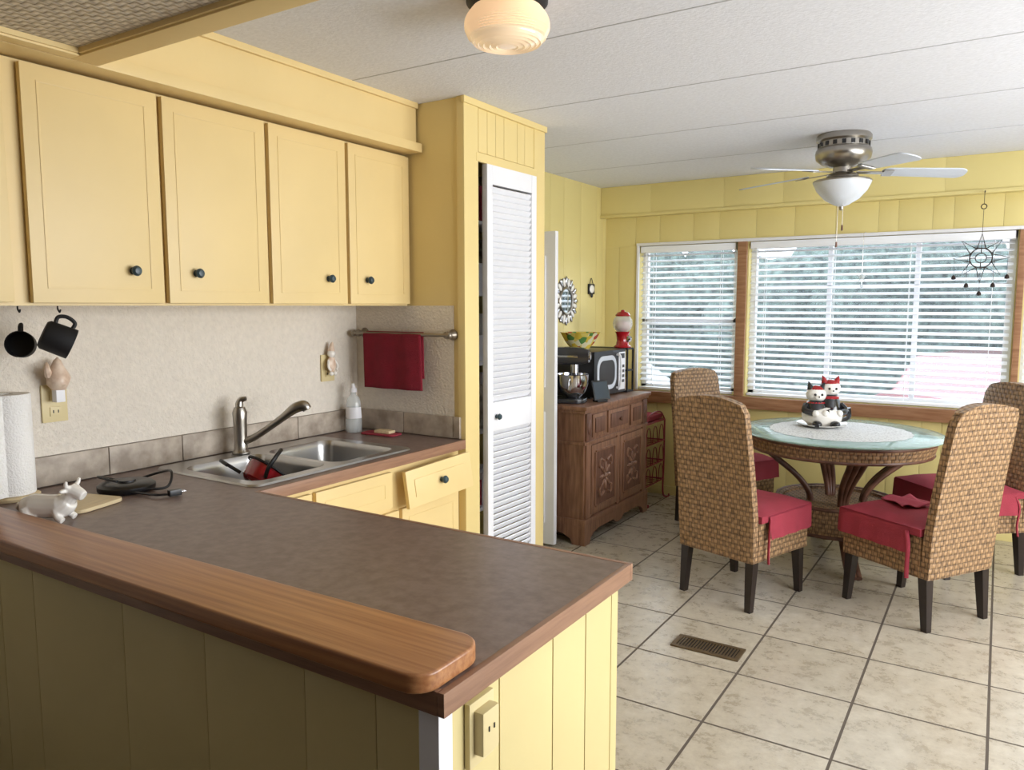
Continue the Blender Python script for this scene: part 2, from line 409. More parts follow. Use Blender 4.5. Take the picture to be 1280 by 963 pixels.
# louvered door
mb=MB(); W=.435; H=2.13
for yy in (0.0225,W-.0225): mb.box((0,yy,H/2),(.03,.045,H),WHITE,.003)
for z,h in ((.06,.12),(.93,.14),(H-.045,.09)): mb.box((0,W/2,z),(.029,W-.09,h),WHITE,.003)
def louv(z0,z1):
    z=z0+.018
    while z<z1-.008: mb.box((0,W/2,z),(.007,W-.088,.036),WHITE,rot=(0,R(38),0)); z+=.0285
louv(.12,.86); louv(1.0,H-.09)
mb.lathe([(0,.03),(.012,.028),(.016,.02),(.008,.008),(.01,0)],KNOB,(.014,.07,.93),rot=(0,R(90),0),seg=16)
mb.obj('door_1',(XF+.002,3.035,.03),R(-1.5))
# white panel door beyond closet
mb=MB()
mb.bb(XL+.02,-2.275,4.07,4.105,.015,1.945,WHITE,.004)
for z0,z1 in ((.15,.85),(1.0,1.8)):
    mb.bb(XL+.1,-2.34,4.06,4.07,z0,z1,WHITE,.004); mb.bb(XL+.14,-2.375,4.053,4.062,z0+.05,z1-.05,WHITE,.004)
mb.obj('door_2')
# soffit
mb=MB()
mb.bb(XL+.001,-2.34,-.5,YR-.014,2.205,ZC,CAB)
mb.bb(-2.42,-2.305,-.5,YR-.014,2.205,2.245,CAB,.004)
mb.bb(-2.34,-2.325,-.5,YR-.014,ZC-.025,ZC,CAB,.003)
mb.obj('trim_soffit')
# luminous ceiling box
mb=MB()
bx0,bx1,by0,by1,bz=-2.30,-.35,.05,1.335,2.205
for a in ((bx0,bx1,by1-.08,by1),(bx0,bx1,by0,by0+.09)): mb.bb(*a,bz,bz+.03,CAB,.003)
for a in ((bx0,bx0+.05,by0+.09,by1-.08),(bx1-.09,bx1,by0+.09,by1-.08)): mb.bb(*a,bz,bz+.03,CAB,.003)
for a in ((bx0,bx1,by1-.03,by1-.01),(bx0,bx1,by0+.01,by0+.03)): mb.bb(*a,bz+.03,ZC,CAB)
for a in ((bx0,bx0+.02,by0+.03,by1-.03),(bx1-.02,bx1,by0+.03,by1-.03)): mb.bb(*a,bz+.03,ZC,CAB)
mb.bb(bx0+.03,bx1-.04,by0+.06,by1-.05,bz+.02,bz+.024,DIFF)
mb.bb(bx0+.05,bx0+.058,by0+.09,by1-.08,bz+.006,bz+.02,CAB)
mb.bb(bx0+.05,bx1-.09,by1-.088,by1-.08,bz+.006,bz+.02,CAB)
mb.obj('ceiling_light_box')
# upper cabinets
mb=MB()
mb.bb(XL+.001,-2.412,.7,YR-.007,1.5,2.2,CAB)
XD=-2.385
doors=[(1.155,1.575,'r'),(1.593,2.015,'l'),(2.033,2.437,'r'),(2.455,2.852,'l')]
def cdoor(mb,y0,y1,z0,z1,x,mat=CAB):
    mb.bb(x-.02,x,y0,y1,z0,z1,mat,.004)
    g=.042
    for a in ((y0+g,y1-g,z0+g,z0+g+.006),(y0+g,y1-g,z1-g-.006,z1-g)): mb.bb(x-.001,x+.002,*a,mat,.001)
    for a in ((y0+g,y0+g+.006,z0+g+.006,z1-g-.006),(y1-g-.006,y1-g,z0+g+.006,z1-g-.006)): mb.bb(x-.001,x+.002,*a,mat,.001)
def knob(mb,x,y,z): mb.lathe([(0,.034),(.011,.032),(.017,.024),(.016,.018),(.007,.012),(.007,.003),(.012,0)],KNOB,(x,y,z),rot=(0,R(90),0),seg=18)
cdoor(mb,.72,1.105,1.51,2.19,XD)
for y0,y1,s in doors:
    cdoor(mb,y0,y1,1.508,2.19,XD)
    knob(mb,XD,(y1-.11) if s=='r' else (y0+.105),1.612)
mb.obj('upper_cabinet')
# backsplash
mb=MB(); y=.95
mb.bb(XL,XL+.012,.95,YR-.007,CT+.002,.985,GROUT)
while y<YR-.03:
    ye=min(y+.30,YR-.008); mb.bb(XL+.004,XL+.018,y+.002,ye-.002,CT+.004,.984,STONE,.002); y=ye
x=XL+.018
while x<XF-.03:
    xe=min(x+.30,XF-.012); mb.bb(x+.002,xe-.002,YR-.026,YR-.012,CT+.004,.984,STONE,.002); x=xe
mb.obj('trim_backsplash_tile')
# countertop with sink hole
HX0,HX1,HY0,HY1=-2.655,-2.155,1.735,2.505
mb=MB(); zb=CT-.035; XE=-.733
mb.bb(XL+.001,XE,.944,1.665,zb,CT,LAM)
mb.bb(XL+.001,XF,1.665,HY0,zb,CT,LAM); mb.bb(XL+.001,XF,HY1,YR-.008,zb,CT,LAM)
mb.bb(XL+.001,HX0,HY0,HY1,zb,CT,LAM); mb.bb(HX1,XF,HY0,HY1,zb,CT,LAM)
mb.bb(XF,XF+.014,1.679,YR-.014,zb-.006,CT+.001,WEDGE,.003)
mb.bb(XF,XE+.014,1.665,1.679,zb-.006,CT+.001,WEDGE,.003)
mb.bb(XE,XE+.014,.93,1.665,zb-.006,CT+.001,WEDGE,.003)
mb.bb(XL+.01,XE,.93,.944,zb-.006,CT+.001,WEDGE,.003)
mb.obj('countertop')
# bar board
out=[(XL+.02,.895)]
for k in range(7): a=R(-90+90*k/6); out.append((-.735-.045+.045*math.cos(a),.895+.045+.045*math.sin(a)))
for k in range(7): a=R(90*k/6); out.append((-.735-.05+.05*math.cos(a),1.075-.05+.05*math.sin(a)))
out.append((XL+.02,1.05))
mb=MB(); mb.prism(out,.034,WBAR,Matrix.Translation((0,0,CT+.002)),.006); mb.obj('bar_ledge_board')
# peninsula base
PAN=M('peninsula_paneling','#D3C28A',.5,var=.04,vs=3)
mb=MB(); zt=zb-.007
mb.bb(XL+.01,-.775,.965,.98,.0,zt,PAN); planksX(mb,XL+.01,-.775,.965,.0,zt,PAN,w=.3,seed=4,t=.004,g=.0008)
mb.bb(-.775,-.76,.965,1.64,0,zt,PAN)
planksY(mb,.985,1.63,-.76,.0,zt,PAN,w=.15,seed=9,t=.012,g=.002)
mb.bb(-.785,-.742,.945,.983,0,zt,WHITE,.003)
mb.bb(-.775,-.746,1.62,1.655,0,zt,PAN,.003)
mb.bb(XF,-.775,1.625,1.64,.0,zt,CAB)
mb.obj('peninsula_base')
mb=MB(); mb.box((0,0,0),(.012,.075,.12),PLATE,.003); mb.box((.014,.0,.004),(.024,.05,.08),PLATE,.005)
for dy in (-.008,.008): mb.box((.0265,dy,.01),(.002,.003,.009),BLACK)
mb.obj('electrical_outlet',(-.741,1.06,.755))
# lower cabinets
mb=MB(); xf=-2.11
mb.bb(xf-.02,xf,1.66,YR-.014,.08,zt,CAB); mb.bb(XL+.02,xf-.06,1.66,YR-.014,0,.06,CAB)
mb.bb(xf-.06,xf-.04,1.66,YR-.014,0,.08,BLACKM)
cdoor(mb,1.69,1.93,.665,.815,xf+.02); cdoor(mb,1.95,2.37,.665,.815,xf+.02)
cdoor(mb,1.69,2.02,.1,.645,xf+.02); cdoor(mb,2.03,2.41,.1,.645,xf+.02); cdoor(mb,2.43,2.83,.1,.645,xf+.02)
mb.obj('lower_cabinet')
mb=MB()
mb.box((0,0,0),(.02,.42,.16),CAB,.004); mb.box((.011,0,0),(.005,.33,.075),CAB,.002)
mb.lathe([(0,.034),(.011,.032),(.017,.024),(.016,.018),(.007,.012),(.012,0)],KNOB,(.013,0,0),rot=(0,R(90),0),seg=18)
o=mb.obj('drawer',(-2.035,2.615,.745)); o.rotation_euler=(R(3),R(-6),R(-4))
# sink
mb=MB(); t=bmesh.new()
CX,CY=-2.405,2.12
bowls=[(-2.385,1.925,.43,.36),(-2.385,2.315,.43,.36)]
def loop(t,pts,z):
    vs=[t.verts.new((x,y,z)) for x,y in pts]; es=[t.edges.new((vs[i],vs[(i+1)%len(vs)])) for i in range(len(vs))]; return vs,es
es=[]
v0,e0=loop(t,rrect(.57,.84,.04,6,CX,CY),CT+.008); es+=e0
bl=[]
for (bx,by,w,h) in bowls:
    v,e=loop(t,rrect(w,h,.06,6,bx,by),CT+.006); es+=e; bl.append(v)
bmesh.ops.triangle_fill(t,use_beauty=True,edges=es)
v1,_=loop(t,rrect(.58,.85,.045,6,CX,CY),CT+.001)
n=len(v0)
for i in range(n): t.faces.new((v0[i],v0[(i+1)%n],v1[(i+1)%n],v1[i]))
for v,(bx,by,w,h) in zip(bl,bowls):
    prev=v
    for (dw,z,r) in ((.012,CT-.004,.055),(.02,CT-.02,.055),(.035,CT-.13,.055),(.055,CT-.155,.05),(.1,CT-.165,.04)):
        nv,_=loop(t,rrect(w-dw,h-dw,r,6,bx,by),z)
        for i in range(len(nv)): t.faces.new((prev[i],prev[(i+1)%len(nv)],nv[(i+1)%len(nv)],nv[i]))
        prev=nv
    t.faces.new(prev)
mb.merge(t,STEEL,True)
for (bx,by,w,h) in bowls: mb.cyl((bx,by,CT-.1645),(bx,by,CT-.161),.045,GREYM)
mb.obj('double_bowl_sink')
# faucet
mb=MB()
mb.lathe([(0,0),(.036,0),(.036,.006),(.028,.014),(.026,.05),(.027,.09),(.028,.14),(.03,.17),(.022,.192),(0,.198)],NICK,seg=24)
mb.tube([(0,0,.045),(.05,.025,.065),(.11,.06,.11),(.165,.09,.155),(.205,.115,.19),(.235,.133,.2),(.248,.14,.185)],.015,NICK,seg=14,sm=5,radii=[.017,.015,.014,.016,.022,.023,.018])
mb.tube([(0,0,.18),(-.006,.004,.205),(.0,.01,.222),(.018,.02,.228)],.01,NICK,seg=10,sm=5,radii=[.014,.016,.013,.009])
mb.obj('kitchen_faucet',(-2.645,2.06,CT+.009))
# saucepan in the sink
mb=MB(); rt=(R(-42),R(12),0)
mb.lathe([(0,.0),(.085,.0),(.1,.012),(.108,.07),(.112,.072)],REDP,rot=rt)
mb.lathe([(.112,.07),(.12,.072),(.12,.078),(.105,.078),(.1,.07),(.09,.012),(0,.008)],BLACKM,rot=rt)
mb.tube([(.08,-.05,.07),(.11,-.06,.11),(.12,-.03,.15),(.10,.01,.165)],.008,BLACK,sm=5)
mb.tube([(-.10,-.02,.06),(-.13,-.05,.09),(-.11,-.1,.12),(-.06,-.11,.11)],.007,BLACK,sm=5)
mb.obj('red_saucepan',(-2.36,1.93,CT-.085))
# kettle base with cord
mb=MB()
mb.lathe([(0,0),(.085,0),(.09,.006),(.09,.02),(.08,.028),(.03,.03),(.028,.036),(0,.037)],BLACK,seg=36)
mb.tube([(.08,.02,.012),(.1,.09,.01),(.05,.13,.05),(-.05,.13,.03),(-.1,.05,.008),(-.05,-.07,.05),(.05,-.05,.045)],.0045,BLACK,sm=8)
mb.tube([(.08,-.02,.01),(.13,.0,.008),(.18,.02,.008),(.2,.05,.008)],.004,BLACK,sm=6)
mb.box((.205,.065,.012),(.022,.04,.02),BLACK,.004); mb.cyl((.2,.085,.012),(.2,.1,.012),.002,CHROME); mb.cyl((.21,.085,.012),(.21,.1,.012),.002,CHROME)
mb.obj('electric_kettle_base',(-2.46,1.45,CT+.001),R(-8))
# cutting board, cow figurine
mb=MB(); mb.prism(rrect(.24,.18,.03),.012,CUT,Matrix(),.003); mb.obj('cutting_board',(-2.42,1.25,CT+.001),R(16))
mb=MB()
mb.tube([(-.085,0,.04),(-.05,0,.046),(0,0,.045),(.045,0,.05),(.07,0,.065)],.03,CER,sm=5,radii=[.026,.036,.036,.036,.024],seg=14)
mb.tube([(.055,0,.06),(.078,0,.085),(.085,0,.092)],.018,CER,sm=4,radii=[.026,.02,.02],seg=12)
mb.tube([(.075,0,.098),(.1,0,.088),(.115,0,.08)],.016,CER,sm=4,radii=[.023,.019,.015],seg=12)
for sy in (-1,1):
    mb.tube([(.078,sy*.012,.106),(.078,sy*.026,.116),(.082,sy*.028,.13)],.004,CER,sm=3,radii=[.008,.007,.005])
    mb.ball((.07,sy*.028,.1),.012,CER,(.7,1.3,.6))
    mb.tube([(.04,sy*.022,.04),(.046,sy*.026,.02),(.062,sy*.026,.008)],.009,CER,sm=3,radii=[.016,.012,.011])
    mb.tube([(-.06,sy*.024,.04),(-.05,sy*.032,.02),(-.03,sy*.032,.009)],.01,CER,sm=3,radii=[.02,.013,.011])
mb.tube([(-.105,0,.05),(-.117,.01,.03),(-.1,.028,.014)],.004,CER,sm=4,radii=[.007,.006,.007])
mb.obj('cow_figurine',(-2.285,1.115,CT+.002),R(24),remesh=.0028,scale=.95)
# paper towel roll on holder
mb=MB()
mb.lathe([(0,0),(.075,0),(.078,.01),(.07,.014),(0,.014)],CUT); mb.cyl((0,0,.01),(0,0,.335),.01,CUT)
mb.lathe([(.02,.016),(.064,.016),(.066,.02),(.066,.335),(.064,.339),(.02,.339),(.02,.016)],PAPER,seg=40)
mb.grid(lambda u,v:(.066*math.cos(-.6-.35*u)+.05*u*.5,.066*math.sin(-.6-.35*u)-.05*u*.4,.018+.32*v),6,4,PAPER)
mb.obj('paper_towel_roll',(-2.665,1.19,CT+.001))
# dish soap bottle + sponge dish
mb=MB()
mb.lathe([(0,0),(.036,0),(.039,.006),(.04,.06),(.034,.1),(.036,.14),(.03,.17),(.014,.185),(.013,.2),(0,.2)],CLEAR,mod=lambda a,z:1-.25*abs(math.sin(a)))
mb.lathe([(0,.198),(.017,.198),(.017,.215),(.01,.222),(.008,.24),(0,.241)],WHITE,seg=18)
mb.lathe([(.0375,.07),(.0385,.075),(.036,.12),(.035,.125)],WHITE,mod=lambda a,z:1.03-.25*abs(math.sin(a)))
mb.obj('dish_soap_bottle',(-2.66,2.74,CT+.001),R(30))
mb=MB(); mb.prism(rrect(.2,.09,.025),.008,RED,Matrix(),.003); mb.box((.02,0,.016),(.09,.05,.014),CUT,.004)
mb.obj('sponge_tray',(-2.5,2.76,CT+.001),R(5))
# towel bar & towel
mb=MB(); zz=1.365; yb=YR-.065
mb.cyl((-2.71,yb,zz),(-2.12,yb,zz),.008,GREYM,seg=16)
for x in (-2.69,-2.14):
    mb.lathe([(0,.062),(.016,.058),(.018,.045),(.012,.03),(.02,.012),(.026,.004),(.026,0)],GREYM,(x,YR-.006,zz),rot=(R(90),0,0),seg=24)
    mb.ball((x+(-.02 if x<-2.4 else .02),yb,zz),.016,GREYM)
mb.obj('towel_bar')
mb=MB()
def tw(u,v):
    x=-2.635+.355*u
    w=.006*math.sin(u*14)*(.4+abs(v-.5)*1.6)
    if v<.5: d=(.5-v)*2; return (x+.01*d,yb-.016-.006*d+w,zz+.012-.275*d if d>.05 else zz+.012)
    d=(v-.5)*2; return (x,yb+.014+w*.5,zz+.012-.22*d if d>.05 else zz+.012)
mb.grid(tw,24,40,REDT); mb.obj('hand_towel',solid=.008)
# wall outlets with decorations
def outlet(loc):
    mb=MB(); mb.box((0,0,0),(.008,.085,.13),PLATE,.003)
    for dz in (-.028,.028):
        mb.box((.005,0,dz),(.006,.036,.032),PLATE,.002)
        for dy in (-.008,.008): mb.box((.0085,dy,dz),(.002,.003,.01),BLACK)
    mb.obj('electrical_outlet',loc)
outlet((XL+.005,1.375,1.165)); outlet((XL+.005,2.655,1.20))
mb=MB()
mb.lathe([(0,.0),(.02,.0),(.034,.02),(.036,.04),(.028,.06),(.02,.08),(.012,.1),(0,.112)],SHELL,seg=22,mod=lambda a,z:1+.1*math.sin(a*3+z*90))
mb.tube([(0,-.03,.05),(.01,-.04,.075),(.0,-.035,.095)],.008,SHELL,sm=4,radii=[.014,.01,.003])
mb.box((-.005,0,-.02),(.03,.03,.045),WHITE,.004)
mb.obj('seashell_night_light',(XL+.052,1.37,1.215))
mb=MB()
mb.ball((0,0,.0),.025,SHELL,(.6,1,1.6)); mb.ball((0,0,.05),.02,CER); mb.tube([(0,0,.062),(0,.004,.09),(0,.01,.105)],.01,SHELL,sm=3,radii=[.018,.01,.003]); 
for s in (-1,1): mb.tube([(0,s*.018,.02),(.01,s*.03,-.01),(.012,s*.018,-.03)],.006,CER,sm=3); mb.ball((.01,s*.012,-.045),.011,CER)
mb.obj('angel_wall_ornament',(XL+.034,2.655,1.22))
# hanging mugs
def mug(loc,d,r=.042,h=.09):
    mb=MB(); mb.lathe([(0,0),(r*.85,0),(r,.008),(r*1.05,h),(r*.97,h),(r*.92,.01),(0,.008)],BLACKM,seg=28)
    mb.tube([(r*.95,0,.02),(r*1.4,0,.02),(r*1.6,0,h*.5),(r*1.4,0,h*.8),(r*.95,0,h*.8)],.006,BLACKM,sm=5)
    o=mb.obj('black_mug',loc); z=Vector(d).normalized(); x=Vector((0,0,1)); x=(x-z*x.dot(z)).normalized(); y=z.cross(x)
    o.rotation_euler=Matrix((x,y,z)).transposed().to_euler()
mug((-2.48,1.22,1.415),(.35,.8,-.4),.046,.085)
mug((-2.61,1.225,1.375),(.75,-.65,.15),.040,.04)
mb=MB()
for p in ((-2.47,1.265),(-2.60,1.21)):
    mb.tube([(p[0],p[1],1.499),(p[0],p[1],1.49),(p[0]+.01,p[1],1.48),(p[0]+.016,p[1],1.488)],.0025,BLACKM,sm=5)
mb.obj('cup_hooks')
# kitchen ceiling light
mb=MB()
mb.lathe([(0,.0),(.125,0),(.125,-.012),(.113,-.026),(.1,-.028)],BLACKM,seg=40)
pr=[(.1,-.024)]
for k in range(27):
    f=k/26; r=.1+.028*math.sin(min(1,f*1.8)*math.pi/2)-.012*max(0,f-.7)/.3; z=-.026-.09*f
    pr.append((r+(.0035 if k%2 else -.0035),z))
for r,z in ((.112,-.122),(.104,-.130),(.1,-.126),(.09,-.135),(.086,-.131),(.074,-.138),(.07,-.134),(.055,-.140),(.05,-.136),(.034,-.141),(.03,-.138),(0,-.142)): pr.append((r,z))
mb.lathe(pr,LAMPG,seg=48); mb.obj('ceiling_light_fixture',(-1.325,2.06,ZC-.001))
# floor vent
mb=MB(); mb.bb(-.145,.145,-.06,.06,0,.003,BLACKM)
VENT=M('vent_bronze','#6B5B45',.45,.5)
for a in ((-.15,.15,-.065,-.045),(-.15,.15,.045,.065)): mb.bb(*a,.0,.007,VENT,.002)
for a in ((-.15,-.13,-.045,.045),(.13,.15,-.045,.045)): mb.bb(*a,.0,.007,VENT,.002)
for k in range(19): mb.bb(-.122+k*.0135-.003,-.122+k*.0135+.003,-.045,.045,.002,.006,VENT)
mb.obj('floor_vent',(-1.01,3.20,.0005))
# ---------------------------------------------------------------- dining chairs
def chair(loc,rz):
    mb=MB()
    def back(x,y,z):
        t=(z+1)/2; Z=.25+.80*t
        w=.225-.012*abs(t-.25)*2
        if t>.9: w-= .02*((t-.9)/.1)**2
        yy=-.235-.02*math.sin(t*2)-.10*max(0,t-.25)**1.6+.02*(x*x)*(-1)*t
        th=.028*(1 if abs(x)<.95 else .75)
        top=-.018*x*x if z>.95 else 0
        return (x*w,yy+y*th,Z+top*1.0+(.012*(1-x*x) if z>.95 else 0))
    mb.dbox(back,RAT,cuts=12)
    mb.dbox(lambda x,y,z:(x*(.222+.01*(y>0)*y),y*.215-.0,.345+z*.095),RAT,cuts=6,smooth=False)
    for sx in (-1,1):
        for sy,yy in ((1,.19),(-1,-.225)):
            t=bmesh.new(); bmesh.ops.create_cone(t,cap_ends=True,segments=4,radius1=.022,radius2=.033,depth=.26)
            bmesh.ops.rotate(t,matrix=Matrix.Rotation(R(45),3,'Z'),verts=t.verts)
            for v in t.verts:
                if v.co.z<0: v.co.y+= .02*sy; v.co.x+=.004*sx
            mb.merge(t,ESP,False,Matrix.Translation((sx*.193,yy,.13)))
    def cush(x,y,z):
        e=(1-abs(x)**6)*(1-abs(y)**6)
        return (x*.235,.012+y*.228,.468+(z*.022 if z<0 else z*(.012+.03*e)))
    mb.dbox(cush,RED,cuts=9)
    def rr(s):
        L1=.40; L2=.47
        d=s*(2*L1+L2)
        if d<L1: return Vector((-.24,-.16+d,0)),Vector((-1,0,0))
        if d<L1+L2: return Vector((-.235+(d-L1),.243,0)),Vector((0,1,0))
        return Vector((.24,.24-(d-L1-L2),0)),Vector((1,0,0))
    def sk(u,v):
        p,nn=rr(u); q=p+nn*(.004+.010*v+.004*v*math.sin(u*70)); return (q.x,q.y,.475-.115*v)
    mb.grid(sk,60,5,RED)
    for sx in (-1,1): mb.tube([(sx*.24,-.15,.46),(sx*.25,-.17,.40),(sx*.245,-.165,.30),(sx*.25,-.17,.24)],.006,RED,sm=4,flat=1.6)
    return mb.obj('dining_chair',loc,rz)
chair((-1.08,3.99,0),R(-18)); chair((-.31,4.205,0),R(56.5)); chair((-.15,5.03,0),R(131)); chair((-1.53,5.13,0),R(-118))
mb=MB(); mb.grid(lambda u,v:(.16*(u-.5)+.02*v,.2*(v-.5),.012+.008*math.sin(u*9+v*5)),14,14,M('red_napkin','#B24A5C',.8))
mb.obj('cloth_napkin',(-.36,4.24,.512),R(40),solid=.004)
# ---------------------------------------------------------------- table
TX,TY,TZ=-.77,4.82,.765
mb=MB()
mb.lathe([(0,TZ-.012),(.555,TZ-.012),(.562,TZ-.008),(.562,TZ-.003),(.556,TZ),(0,TZ)],GLASS,seg=64)
mb.lathe([(.47,TZ-.014),(.515,TZ-.014),(.52,TZ-.03),(.515,TZ-.05),(.50,TZ-.1),(.485,TZ-.1),(.49,TZ-.05),(.47,TZ-.03),(.47,TZ-.014)],RATT,seg=56)
mb.tube([(.515*math.cos(k*math.pi/16),.515*math.sin(k*math.pi/16),TZ-.025) for k in range(32)],.012,POLE,closed=True)
mb.tube([(.498*math.cos(k*math.pi/16),.498*math.sin(k*math.pi/16),TZ-.1) for k in range(32)],.01,POLE,closed=True)
SUB=M('table_underlay','#B9BCB6',.5,var=.05)
mb.lathe([(0,TZ-.03),(.472,TZ-.03),(.472,TZ-.016),(0,TZ-.016)],SUB,seg=56)
for k in range(4):
    a=R(-67+90*k)
    for off in (-.09,0,.09):
        pts=[]
        for r,z,o in ((.44,.67,1.4),(.36,.60,1.2),(.22,.48,.9),(.15,.36,.7),(.19,.24,.8),(.31,.12,.9),(.44,.02,1)):
            aa=a+off*o*.3/max(r,.2)
            pts.append((r*math.cos(aa),r*math.sin(aa),z))
        mb.tube(pts,.017,POLE,sm=5,seg=10)
mb.lathe([(.30,.36),(.335,.365),(.34,.35),(.335,.21),(.33,.2),(.30,.205),(.30,.36)],RATT,seg=48)
mb.lathe([(0,.345),(.31,.345),(.31,.33),(0,.33)],RATT,seg=48)
for z in (.36,.205): mb.tube([(.336*math.cos(k*math.pi/12),.336*math.sin(k*math.pi/12),z) for k in range(24)],.011,POLE,closed=True)
mb.obj('round_dining_table',(TX,TY,0))
mb=MB()
mb.lathe([(0,.0012),(.2,.0012),(.36,.0012),(.385,.0012)],LACE,seg=96,mod=lambda a,z:1+.025*abs(math.sin(a*12)))
mb.obj('lace_doily',(TX,TY,TZ+.0008))
# cat cookie jar on plate
mb=MB()
mb.lathe([(0,0),(.07,0),(.12,.012),(.125,.017),(.118,.016),(.07,.006),(0,.006)],CER)
CB=M('ceramic_black','#1C1C20',.2,var=.05,coat=.5)
mb.lathe([(0,.005),(.06,.006),(.085,.03),(.09,.06),(.08,.085),(.05,.1),(0,.105)],CER,mod=lambda a,z:1+.12*abs(math.cos(a)))
def cat(cx,cy,hz,body,head,ear,s,tilt):
    mb.tube([(cx,cy,.04),(cx,cy-.002,.09),(cx,cy,hz-.03)],.05,body,sm=4,radii=[.058*s,.06*s,.035*s],seg=18)
    mb.ball((cx,cy,hz),.046*s,head,(1.12,.95,.88),rot=(0,tilt,0))
    mb.ball((cx,cy+.006,hz+.012),.045*s,REDP,(1.02,.95,.8),rot=(0,tilt,0))
    for d in (-1,1):
        mb.lathe([(.019,0),(.012,.02),(0,.042)],ear,(cx+d*.028,cy,hz+.03),seg=12,rot=(0,d*R(20),0))
        mb.ball((cx+d*.017,cy-.041,hz+.002),.0065,CB if head is CER else CER)
        mb.tube([(cx+d*.05*s,cy-.01,.11),(cx+d*.066*s,cy-.045,.085),(cx+d*.025,cy-.075,.075)],.014,body,sm=4,radii=[.018,.017,.016])
        mb.ball((cx+d*.024,cy-.078,.075),.018,CER)
    mb.ball((cx,cy-.042,hz-.012),.014,CER,(1.4,.7,.8)); mb.ball((cx,cy-.053,hz-.008),.004,CB)
    mb.lathe([(.028,0),(.044,.004),(.046,.012),(.042,.018),(.03,.02)],REDP,(cx,cy,hz-.055))
cat(-.033,.0,.165,CB,CER,CB,1.0,.1); cat(.04,.012,.195,CB,CER,REDP,1.0,-.12)
mb.tube([(.09,.0,.03),(.125,-.02,.05),(.12,-.03,.1)],.012,CB,sm=5)
for d in (-.05,.04): mb.ball((d,-.085,.022),.024,CB,(1,1.3,.75))
mb.obj('cat_cookie_jar',(-.89,4.93,TZ+.0035),R(28),scale=1.18)
# ---------------------------------------------------------------- ceiling fan
mb=MB()
mb.lathe([(0,0),(.135,0),(.142,-.01),(.142,-.03),(.13,-.04),(.13,-.07),(.142,-.08),(.146,-.1),(.14,-.13),(.11,-.155),(.07,-.17),(.05,-.175),(.05,-.2),(.075,-.21),(.085,-.225),(.08,-.235),(0,-.236)],NICK,seg=44)
for k in range(18):
    a=2*math.pi*k/18; mb.box((.131*math.cos(a),.131*math.sin(a),-.055),(.006,.02,.022),BLACK,rot=(0,0,a))
mb.lathe([(.145,-.245),(.15,-.25),(.148,-.262),(.13,-.3),(.09,-.345),(.04,-.375),(.012,-.385),(0,-.386)],BOWLG,seg=44)
mb.lathe([(.08,-.232),(.145,-.243),(.152,-.248),(.152,-.254),(.146,-.256)],NICK,seg=44)
mb.lathe([(0,-.384),(.012,-.385),(.012,-.395),(.006,-.405),(0,-.406)],NICK,seg=16)
for k in range(5):
    a=R(21+72*k); X=Matrix.Rotation(a,4,'Z')@Matrix.Translation((0,0,-.195))@Matrix.Rotation(R(3),4,'Y')@Matrix.Rotation(R(-12),4,'X')
    out=rrect(.42,.125,.05,5,.41,0); out=[(x,y*(.82+.25*(x-.2)/.42)) for x,y in out]
    mb.prism(out,.006,BLADE,X,.0015)
    mb.box((.15,0,-.004),(.16,.03,.006),NICK,.002,X=X); mb.box((.23,0,-.005),(.05,.08,.005),NICK,.002,X=X)
for dx,l in ((-.012,.30),(.014,.21)):
    mb.cyl((dx,-.03,-.38),(dx,-.03,-.38-l+.1),.0018,NICK,seg=6); mb.lathe([(0,0),(.006,.004),(.005,.03),(0,.034)],POLE,(dx,-.03,-.38-l+.07),seg=10)
mb.obj('ceiling_fan',(-.78,4.62,ZC-.001))
# ---------------------------------------------------------------- sideboard
mb=MB(); sx0,sx1,sy0,sy1=-2.66,-2.14,4.20,5.19; 
mb.bb(sx0-.01,sx1+.03,sy0-.025,sy1+.02,.855,.88,DWOOD,.007); mb.bb(sx0,sx1+.015,sy0-.012,sy1+.01,.835,.856,DWOOD,.005)
mb.bb(sx0,sx1,sy0,sy1,.13,.836,DWOOD)
mb.bb(sx0,sx1+.02,sy0-.015,sy1+.012,.125,.165,DWOOD,.006)
mb.bb(sx0,sx1+.012,sy0-.008,sy1+.008,.635,.655,DWOOD,.004)
xf=sx1
for yy in (sy0+.05,sy1-.05,(sy0+sy1)/2): 
    mb.bb(xf,xf+.012,yy-.035 if yy!=(sy0+sy1)/2 else yy-.02,yy+.035 if yy!=(sy0+sy1)/2 else yy+.02,.165,.635,DWOOD,.003)
for yy in (sy0+.05,sy1-.05):
    mb.bb(xf,xf+.014,yy-.035,yy+.035,.66,.832,DWOOD2,.004)
    mb.ball((xf+.014,yy,.745),.024,DWOOD2,(.5,1,2))
for a,b in ((sy0+.1,sy0+.3),(sy0+.33,sy1-.33),(sy1-.3,sy1-.1)):
    mb.bb(xf,xf+.014,a,b,.675,.82,DWOOD,.004); mb.bb(xf+.012,xf+.02,a+.03,b-.03,.7,.795,DWOOD2,.006)
mb.lathe([(0,.02),(.012,.018),(.014,.01),(.006,0)],DWOOD2,(xf+.02,(sy0+sy1)/2,.747),rot=(0,R(90),0),seg=14)
